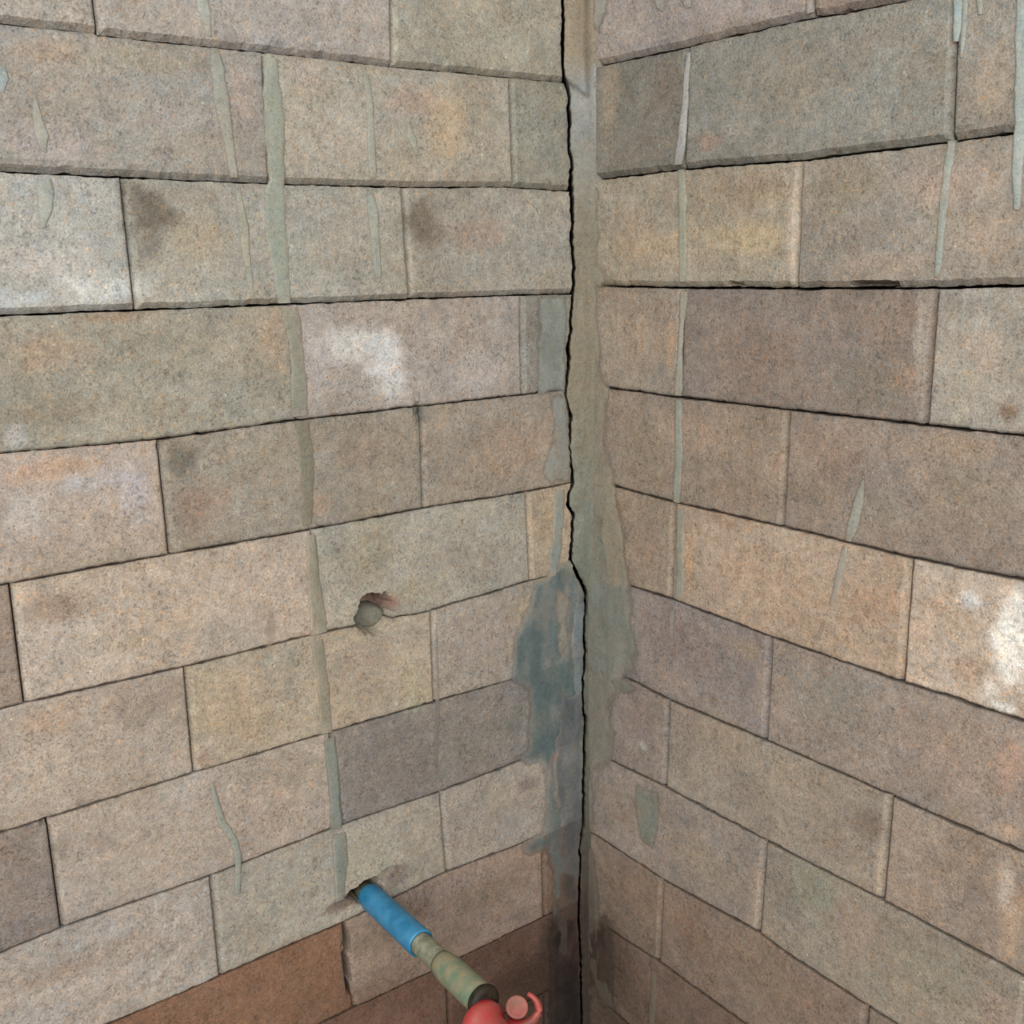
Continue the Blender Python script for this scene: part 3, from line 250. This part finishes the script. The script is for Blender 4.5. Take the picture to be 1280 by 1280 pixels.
def spaced(L, c, step):
    n = max(3, int((L - 2 * c) / step))
    return np.concatenate([[0, c * 0.15, c * 0.32, c], np.linspace(c, L - c * 1.1, n + 1)[1:-1], [L - c * 1.12, L - c * 1.0, L - c * 0.5, L]]) / L
def make_brick(side, r, idx, near, far, base, parent, fine=True, closer=False):
    zc = (line_z(side, r, 0.3) + line_z(side, r - 1, 0.3)) / 2
    s0c, s1c = float(np.mean(near(np.array([zc])))), float(np.mean(far(np.array([zc]))))
    L = s1c - s0c; Hh = 0.1; c = 0.0050
    step = 0.0042 if fine else 0.03
    if closer: step = 0.0018
    us = spaced(L, min(c, L * .2), step * (0.62 if fine and not closer else 1)); vs = spaced(Hh, c, step if fine else 0.03)
    nu, nv = len(us), len(vs); Ug, Vg = np.meshgrid(us, vs, indexing='ij')
    g = 0.0006 if side == 'R' else 0.0005; xg = 0.0019 if side == 'R' else 0.0009
    zt0 = line_z(side, r - 1, s0c + Ug * L); zb0 = line_z(side, r, s0c + Ug * L)
    zz = zb0 + Vg * (zt0 - zb0)
    a, b_ = near(zz), far(zz)
    s = a + g + Ug * (b_ - a - 2 * g - (xg if fine else 0))
    sd = rng.randrange(1000)
    zt = line_z(side, r - 1, s) - g * ((1.6 if side == 'R' else 1.2) + 0.9 * vn(s / 0.02, 1.5, sd)) ; zb = line_z(side, r, s) + g * ((1.6 if side == 'R' else 1.2) + 0.9 * vn(s / 0.02, 2.5, sd + 1))
    zt = zt - 0.0005 * vn(s / 0.0045, 3.5, sd + 9); zb = zb + 0.0005 * vn(s / 0.0040, 5.5, sd + 11)
    zt = zt - 0.0010 * np.clip(vn(s / 0.008, 9.5, sd + 4) - 0.15, 0, 1); zb = zb + 0.0012 * np.clip(vn(s / 0.007, 7.5, sd + 5) - 0.1, 0, 1)
    z = zb + Vg * (zt - zb)
    e1 = (s - a); e2 = (b_ - xg - s); e3 = (zt - z); e4 = (z - zb)
    rag = 1 + 0.16 * vn(s / 0.012, z / 0.012, sd + 2) + 0.12 * vn(s / 0.005, z / 0.005, sd + 3)
    def ch(e, cc): return np.clip(cc * rag - e, 0, None) * 0.85
    n = -(np.maximum(np.maximum(ch(e1, 0.0016), np.clip(0.0056 * (1 + 0.35 * (rag - 1)) - e2, 0, None) * 0.95), np.maximum(ch(e3, 0.0011), ch(e4, 0.0054 if r <= 1 else 0.0044 if r == 2 else 0.0014))))
    rf = ROUGH.get((side, r, idx), 1.0)
    n = n + relief(side, s, z) * rf
    if rf > 1.5: n = n - 0.0016 * (rf - 1) * np.clip(fbm(s / 0.02, z / 0.014, sd + 8, 4) - 0.12, 0, 1)
    off = rng.uniform(-0.0004, 0.0003); ta, tb = rng.uniform(-0.002, 0.002), rng.uniform(-0.003, 0.003)
    n = n + off + ta * (s - (s0c + s1c) / 2) + tb * (z - zc)
    if fine: n = n + carve(side, s, z)
    cm = tone(side, s, z, base)
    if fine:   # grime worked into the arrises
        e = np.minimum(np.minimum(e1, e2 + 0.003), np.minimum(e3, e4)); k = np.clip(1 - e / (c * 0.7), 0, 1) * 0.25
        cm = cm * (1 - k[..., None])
    V = world(side, s, z, n).reshape(-1, 3); cm = cm.reshape(-1, 3)
    flip = side == 'L'
    F = grid_faces(nu, nv, flip).tolist()
    # the four sides go back into the wall, and the back is closed
    per = [i * nv for i in range(nu)] + [(nu - 1) * nv + j for j in range(1, nv)] + [i * nv + nv - 1 for i in range(nu - 2, -1, -1)] + [j for j in range(nv - 2, 0, -1)]
    sp, zp = s.ravel()[per], z.ravel()[per]
    Vb = world(side, sp, zp, -0.058); base_i = len(V); V = np.concatenate([V, Vb]); cm = np.concatenate([cm, cm[per] * 0.35])
    m_ = len(per)
    for k in range(m_):
        k2 = (k + 1) % m_; q = (per[k], base_i + k, base_i + k2, per[k2]); F.append(q if not flip else q[::-1])
    cap = list(range(base_i, base_i + m_)); F.append(cap[::-1] if not flip else cap)
    o = mesh_obj('brick', V, F, MAT['block'], parent, cm)
    return o

def wall(side, name):
    s = np.array([-0.06, SMAX + 0.05]); zt = 0.62; zb = FLOOR
    P = []
    for n in (-0.06, -0.12):
        for ss, z in ((s[0] if n > -.1 else -0.12, zb), (s[1], zb), (s[1], zt), (s[0] if n > -.1 else -0.12, zt)): P.append(world(side, ss, z, n))
    F = [(0, 1, 2, 3), (7, 6, 5, 4), (0, 4, 5, 1), (1, 5, 6, 2), (2, 6, 7, 3), (3, 7, 4, 0)]
    if side == 'L': F = [f[::-1] for f in F]
    o = mesh_obj(name, P, F, MAT['core'], None, origin=world(side, 0.6, FLOOR, -0.09))
    o['kind'] = 'structure'
    return o
wall_left = wall('L', 'wall_left'); wall_right = wall('R', 'wall_right')
wall_left['label'] = 'left wall of pinkish beige concrete blocks with grey mortar drips'
wall_right['label'] = 'right wall of brownish concrete blocks meeting the corner'
WALL = {'L': wall_left, 'R': wall_right}
REG = {'L': [], 'R': []}
CLOSER = {('L', 5, 1), ('L', 6, 1), ('L', 8, 1), ('L', 9, 1)}
for side in 'LR':
    for r in range(TOPROW, BOTROW + 2):
        js = row_joints(side, r)
        if side == 'L': near = lambda z: crack_s(z) + crack_gap(z)
        elif r <= 1: near = lambda z: 0.0095 + 0 * z
        else: near = lambda z: 0.0035 + 0 * z
        edges = [near] + [(lambda z, j=j: joint_s(j, z)) for j in js]
        for k in range(len(edges) - 1):
            cl = COLS[side].get(r, [])
            smid = float(edges[k](np.array([0.0]))[0])
            if k < len(cl): base = cl[k]
            else:
                pal = [(168,150,132),(158,142,122),(150,134,116),(170,148,124)] if side == 'L' else [(150,132,112),(160,140,118),(140,122,104),(152,130,110)]
                base = rng.choice(pal)
                if r >= 11: base = tuple(int(v * 0.86) for v in base)
            fine = (-1 <= r <= 11) and smid < 0.66
            make_brick(side, r, k, edges[k], edges[k + 1], base, WALL[side], fine, (side, r, k) in CLOSER)
            zt_, zb_ = float(line_z(side, r - 1, 0.25)), float(line_z(side, r, 0.25))
            REG[side].append((smid if k else -1, float(edges[k + 1](np.array([(zt_ + zb_) / 2]))[0]), zb_, zt_, base))

# ---------------------------------------------------------------- mortar films and painted corner shade on the walls
def under(side, s, z):
    base = np.zeros(s.shape + (3,)) + lin((140, 126, 108))
    for s0, s1, z0, z1, b0 in REG[side]:
        m_ = (s >= s0) & (s < s1) & (z >= z0) & (z < z1)
        if m_.any(): base[m_] = lin(b0)
    return tone(side, s, z, None, base)
def blend(side, s, z, c, alpha):
    u_ = under(side, s, z); a_ = np.clip(alpha, 0, 1)[..., None]
    return u_ * (1 - a_) + c * a_, np.clip(alpha * 2.2, 0, 1)
def dens(pts, step=0.003):
    p = np.array(pts, float); out_ = [p[0]]
    for a, b_ in zip(p[:-1], p[1:]):
        n = max(1, int(np.hypot(*(b_[:2] - a[:2])) / step))
        for i in range(1, n + 1): out_.append(a + (b_ - a) * i / n)
    return np.array(out_)
def streak(side, col, al, pts, sd):
    p = dens(pts); k = len(p); x = np.linspace(-1, 1, 9)
    w_ = p[:, 2] * (1.25 + 0.22 * vn(p[:, 1] / 0.011, 0.5, sd) + 0.15 * vn(p[:, 1] / 0.004, 0.5, sd + 1))
    s0 = p[:, 0] + 0.0008 * vn(p[:, 1] / 0.02, 3.5, sd + 2)
    s = s0[:, None] + x[None] * w_[:, None]; z = np.repeat(p[:, 1][:, None], 9, 1)
    endf = np.clip(np.minimum(np.arange(k), np.arange(k)[::-1]) / 3.0, 0, 1)
    alpha = al * 0.9 * np.clip((1 - np.abs(x)) / 0.45, 0, 1)[None] * (0.55 + 0.45 * endf)[:, None] * (1 + 0.12 * vn(s / 0.006, z / 0.012, sd + 3))
    n = 0.0005 + 0.0005 * (1 - x[None] ** 2) * (al if al < .8 else 1) + relief(side, s, z)
    n = n - 0.0012 * (np.abs(x)[None] > .95)
    c = np.broadcast_to(lin(col) * 1.12, s.shape + (3,)) * (1 + 0.10 * vn(s / 0.007, z / 0.02, sd + 4))[..., None]
    c, alpha = blend(side, s, z, c, alpha)
    mesh_obj('mortar_streak', world(side, s, z, n), grid_faces(k, 9, side == 'R'), MAT['film'], WALL[side], np.concatenate([c.reshape(-1, 3), np.clip(alpha, 0, 1).reshape(-1, 1)], 1), smooth=True)
def patch(side, col, al, feather, poly, sd, lay=0):
    P = np.array(poly); st = 0.0026
    ss = np.arange(P[:, 0].min() - 2 * feather, P[:, 0].max() + 2 * feather, st); ss = ss[ss > 0.0005]; zs = np.arange(P[:, 1].min() - 2 * feather, P[:, 1].max() + 2 * feather, st)
    S, Z = np.meshgrid(ss, zs, indexing='ij')
    inside = np.zeros(S.shape, bool); D = np.full(S.shape, 9.0)
    for (x0, y0), (x1, y1) in zip(P, np.roll(P, -1, 0)):
        c = ((y0 > Z) != (y1 > Z)) & (S < (x1 - x0) * (Z - y0) / (y1 - y0 + 1e-12) + x0); inside ^= c
        dx, dy = x1 - x0, y1 - y0; t = np.clip(((S - x0) * dx + (Z - y0) * dy) / (dx * dx + dy * dy + 1e-12), 0, 1)
        D = np.minimum(D, np.hypot(S - x0 - t * dx, Z - y0 - t * dy))
    sdist = np.where(inside, D, -D) + feather * 0.9 * fbm(S / 0.010, Z / 0.013, sd, 3)
    alpha = al * np.clip(sdist / feather * 0.5 + 0.35, 0, 1) * np.clip(0.86 + 0.5 * fbm(S / 0.014, Z / 0.03, sd + 9, 4), 0, 1)
    if side == 'L':
        cs = crack_s(Z); cs = cs + crack_gap(Z); alpha = np.where(S < cs - 0.0028, 0, alpha)
        S = np.where(S < cs, cs, S)
    n = 0.0003 + 0.0005 * np.clip(sdist / feather, 0, 1) + relief(side, S, Z) * 1.2 + 0.0003 * vn(S / 0.012, Z / 0.05, sd + 3) + lay * 0.00012
    c = np.broadcast_to(lin(col) * (0.98 if side == 'L' else 1.08), S.shape + (3,)) * (1 + 0.30 * fbm(S / 0.008, Z / 0.03, sd + 4, 3))[..., None]
    c, alpha = blend(side, S, Z, c, alpha)
    F = [f for f in grid_faces(*S.shape, side == 'L').tolist() if max(alpha.ravel()[f]) > 0.02]
    used = sorted({i for f in F for i in f}); mp = {v: i for i, v in enumerate(used)}
    V = world(side, S, Z, n).reshape(-1, 3)[used]; cc = np.concatenate([c.reshape(-1, 3), alpha.reshape(-1, 1)], 1)[used]
    mesh_obj('mortar_smear_and_shade', V, [[mp[i] for i in f] for f in F], MAT['film'], WALL[side], cc, smooth=True)
for side, SS, PP in (('L', STREAKS_L, PATCHES_L), ('R', STREAKS_R, PATCHES_R)):
    for i, (c, a_, p) in enumerate(SS): streak(side, c, a_, p, 300 + i * 11)
    for i, (c, a_, f, p) in enumerate(PP): patch(side, c, a_, f, p, 600 + i * 13 + i, i)

# mortar fillet troweled into the corner; its ragged left edge is the open crack
def fillet():
    zs = np.arange(-0.86, 0.62, 0.0022); zs = zs[::-1]
    cs = crack_s(zs) - np.where(zs < -0.29, 0.0008, 0.0002) + 0.0004 * vn(zs / 0.006, 4.5, 12)
    ridge = np.interp(zs, [-0.86, -0.5, -0.32, -0.29, -0.1, 0.2, 0.6], [0.0045, 0.0045, 0.005, 0.009, 0.012, 0.0115, 0.0115])
    proud = np.interp(zs, [-0.86, -0.34, -0.30, 0.0, 0.185, 0.20, 0.6], [0.0004, 0.0004, 0.0020, 0.0026, 0.0022, 0.0022, 0.0022])
    nu = 14; V = []; col = []
    u = np.linspace(0, 1, nu)
    tl = world('L', cs - 0.024, zs, -0.03); t0 = world('L', cs - 0.0010, zs, proud - 0.0012); t1 = world('L', cs - 0.0006, zs, proud)
    rr = world('R', ridge, zs, 0.0016 + 0 * zs); r2_ = world('R', ridge + 0.0045, zs, -0.0030 + 0 * zs)
    rows = [tl, t0]
    nrm = (np.append(NL, 0) + np.append(NR, 0)); nrm = nrm / np.linalg.norm(nrm)
    for k, uu in enumerate(u):
        b_ = t1 * (1 - uu) + rr * uu
        bulge = 0.0012 * math.sin(math.pi * uu) + 0.0006 * vn(uu * 4 + 0 * zs, zs / 0.05, 21) + 0.0003 * fbm(uu * 9 + 0 * zs, zs / 0.008, 22)
        slab = np.clip((zs - (0.190 - 0.016 * min(uu, .7) + 0.0015 * vn(uu * 6 + 0 * zs, 0, 91))) / 0.0025, 0, 1) * 0.0055 * (1 if uu < .72 else max(0, 1 - (uu - .72) / .1))
        rows.append(b_ + nrm[None] * (bulge + slab)[:, None])
    rows.append(r2_); rows.append(world('R', ridge + 0.0045, zs, -0.04 + 0 * zs))
    V = np.stack(rows, 1); m_ = V.shape[1]
    top = np.array([lin((142,132,114)), lin((146,148,144)), lin((130,124,109)), lin((132,125,107)), lin((124,126,114)), lin((112,116,104)), lin((100,100,88)), lin((66,58,50))])
    zk = [0.215, 0.185, 0.06, -0.10, -0.22, -0.33, -0.5, -0.72]
    c = np.stack([np.interp(zs, zk[::-1], top[::-1, i]) for i in range(3)], -1)
    uu = np.linspace(0, 1, m_)
    f = 1 + 0.12 * fbm(uu[None] * 5 + 0 * zs[:, None], zs[:, None] / 0.03, 33) + 0.06 * vn(uu[None] * 14 + 0 * zs[:, None], zs[:, None] / 0.02, 35)
    cc = c[:, None] * f[..., None] * np.array([0.93, 0.90, 0.90])
    o = mesh_obj('corner_mortar', V, grid_faces(len(zs), m_, False), MAT['mortar'], wall_right, cc.reshape(-1, 3), smooth=True)
    return o
fillet()

def plug(s0, z0, rs, rz, n0, dn, col, sd):
    nu, nv = 22, 18; V = []; F = []; c = []
    for i in range(nv + 1):
        ph = math.pi * i / nv / 2
        for j in range(nu):
            th = 2 * math.pi * j / nu; k = 1 + 0.10 * float(fbm(math.cos(th) * 2 + i * .1, math.sin(th) * 2, sd))
            V.append(world('L', s0 + rs * k * math.sin(ph) * math.cos(th), z0 + rz * k * math.sin(ph) * math.sin(th), n0 + dn * math.cos(ph) ** 0.6 - 0.45 * rs * k * math.sin(ph) * math.cos(th) + 0.0012 * float(fbm(th * 1.5, i * .3, sd + 5))))
            c.append(lin(col) * (1 + 0.15 * float(fbm(th * 2, i * .4, sd + 3))))
    for i in range(nv):
        for j in range(nu): F.append((i * nu + j, (i + 1) * nu + j, (i + 1) * nu + (j + 1) % nu, i * nu + (j + 1) % nu))
    mesh_obj('mortar_plug', V, F, MAT['mortar'], wall_left, np.array(c), smooth=True)
plug(PLUG[0], PLUG[1], 0.0185, 0.0135, -0.035, 0.017, (122, 118, 106), 55)

# ---------------------------------------------------------------- floor
fl = mesh_obj('floor', [(-3, -4, 0), (3, -4, 0), (3, 1.2, 0), (-3, 1.2, 0), (-3, -4, -.1), (3, -4, -.1), (3, 1.2, -.1), (-3, 1.2, -.1)],
              [(0, 1, 2, 3), (7, 6, 5, 4), (0, 4, 5, 1), (1, 5, 6, 2), (2, 6, 7, 3), (3, 7, 4, 0)], MAT['floor'])
fl['kind'] = 'structure'; fl['label'] = 'brown earth floor below the walls'

# ---------------------------------------------------------------- water tap on its pipe
PS, PZ = 0.2789, -0.5768
tap = bpy.data.objects.new('water_tap', None); C.objects.link(tap); tap.location = world('L', PS, PZ, 0)
tap['label'] = 'red plastic tap on a stained pipe with blue coupling, in the left wall'; tap['category'] = 'tap'
AX = np.array([NL[0], NL[1], 0]); E1 = np.array([TL[0], TL[1], 0]); E2 = np.array([0, 0, 1.0])
P0 = np.array(world('L', PS, PZ, 0))
def lathe(name, prof, mat, parent, seg=40, noise=0.0, origin=P0, ax=AX, e1=E1, e2=E2, sides=None, smooth=True, sd=0, cap=True):
    V = []; k = len(prof); n = sides or seg
    for (x, r) in prof:
        for j in range(n):
            th = 2 * math.pi * (j + .5) / n
            rr = r * (1 + (noise * float(fbm(x / 0.012 + 9, math.cos(th) * 1.5 + math.sin(th) * .8, sd)) if noise else 0))
            V.append(origin + ax * x + e1 * (rr * math.cos(th)) + e2 * (rr * math.sin(th)))
    F = []
    for i in range(k - 1):
        for j in range(n):
            j2 = (j + 1) % n; F.append((i * n + j, i * n + j2, (i + 1) * n + j2, (i + 1) * n + j))
    if cap: F.append(list(range(n))[::-1]); F.append(list(range((k - 1) * n, k * n)))
    o = mesh_obj(name, V, F, mat, parent, smooth=smooth)
    return o
MAT['blue'] = plain('blue_pvc', (36, 112, 150), 0.42, rgb2=(64, 134, 172), scale=45, spec=0.5)
MAT['pipe'] = plain('stained_pipe', (112, 112, 92), 0.8, rgb2=(146, 144, 124), scale=110, bump=0.4)
MAT['fit'] = plain('mossy_fitting', (104, 122, 98), 0.8, rgb2=(140, 130, 104), scale=90, bump=0.4)
MAT['dark'] = plain('dark_rubber', (30, 24, 22), 0.6, rgb2=(52, 44, 30), scale=120)
MAT['red'] = plain('red_plastic', (176, 44, 48), 0.45, rgb2=(150, 84, 72), scale=38, spec=0.5)
MAT['red2'] = plain('faded_red_plastic', (124, 84, 68), 0.6, rgb2=(168, 92, 84), scale=60, spec=0.4)
o = lathe('coupling', [(-0.006, .0115), (0.000, .0122), (0.003, .0126), (0.05, .0128), (0.088, .0131), (0.0905, .0128), (0.091, .0112), (0.080, .0108)], MAT['blue'], tap, cap=False)
o['label'] = 'blue plastic coupling'
o = lathe('pipe', [(-0.045, .0102), (0.03, .0104), (0.085, .0104), (0.12, .0104), (0.145, .0104)], MAT['pipe'], tap, noise=.03)
o['label'] = 'grey green stained pipe'
o = lathe('fitting', [(0.122, .0104), (0.128, .0120), (0.136, .0131), (0.150, .0134), (0.176, .0134), (0.183, .0130), (0.186, .0112)], MAT['fit'], tap, noise=.03, sd=4)
o = lathe('seal_ring', [(0.184, .0090), (0.1845, .0136), (0.1865, .0146), (0.190, .0146), (0.192, .0136), (0.193, .009)], MAT['dark'], tap, noise=.03, sd=8)
o['label'] = 'black seal ring'
b_ = lathe('valve_body', [(0.190, .006), (0.1905, .0175), (0.193, .0196), (0.1985, .0200), (0.202, .0186), (0.209, .0145), (0.224, .0140), (0.230, .0172), (0.246, .0178), (0.250, .0160), (0.292, .0140), (0.296, .012)], MAT['red'], tap, noise=.03, origin=P0 + E1 * 0.007 - E2 * 0.0130)
b_['label'] = 'red plastic valve body'
# short outlet bending down, and the wing handle above
def tube(name, pts, rads, mat, parent, n=20):
    pts = np.array(pts); V = []; k = len(pts)
    for i in range(k):
        d = pts[min(i + 1, k - 1)] - pts[max(i - 1, 0)]; d = d / np.linalg.norm(d)
        a_ = np.cross(d, [0.31, 0.2, 0.93]); a_ = a_ / np.linalg.norm(a_); c_ = np.cross(d, a_)
        for j in range(n):
            th = 2 * math.pi * j / n; V.append(pts[i] + (a_ * math.cos(th) + c_ * math.sin(th)) * rads[i])
    F = [(i * n + j, (i + 1) * n + j, (i + 1) * n + (j + 1) % n, i * n + (j + 1) % n) for i in range(k - 1) for j in range(n)]
    F.append(list(range(n))); F.append(list(range((k - 1) * n, k * n))[::-1])
    return mesh_obj(name, V, F, mat, parent, smooth=True)
def at(s, z, n): return P0 + E1 * s + E2 * z + AX * n
tube('spout', [at(0, 0, .285), at(0, -.004, .300), at(0, -.014, .311), at(0, -.030, .316), at(0, -.050, .317)], [.012, .012, .0115, .011, .0115], MAT['red'], tap)
bo = at(-0.020, -0.004, 0.208)
bx = np.array([0.10, -0.62, 0.78]); bx = bx / np.linalg.norm(bx); e1 = np.cross(bx, [1, 0, 0]); e1 /= np.linalg.norm(e1); e2 = np.cross(bx, e1)
h = lathe('handle_boss', [(-0.020, .007), (-0.004, .0078), (0.0, .0094), (0.003, .0094), (0.0042, .0084), (0.0032, .0070)], MAT['red2'], tap, origin=bo, ax=bx, e1=e1, e2=e2)
h['label'] = 'faded round handle boss'
arc = []; rad = []
for i in range(15):
    th = math.radians(-115 + i * 12.5)
    arc.append(bo + np.array([1, 0, 0]) * (0.0185 * math.cos(th)) + np.array([0, 0.25, 0.97]) * (0.0145 * math.sin(th)) - bx * 0.002)
    rad.append(0.0052 - 0.0034 * (i / 14) ** 1.4)
hw = tube('handle_wing', arc, rad, MAT['red'], tap, 12)
hw['label'] = 'curved bright red handle wing'
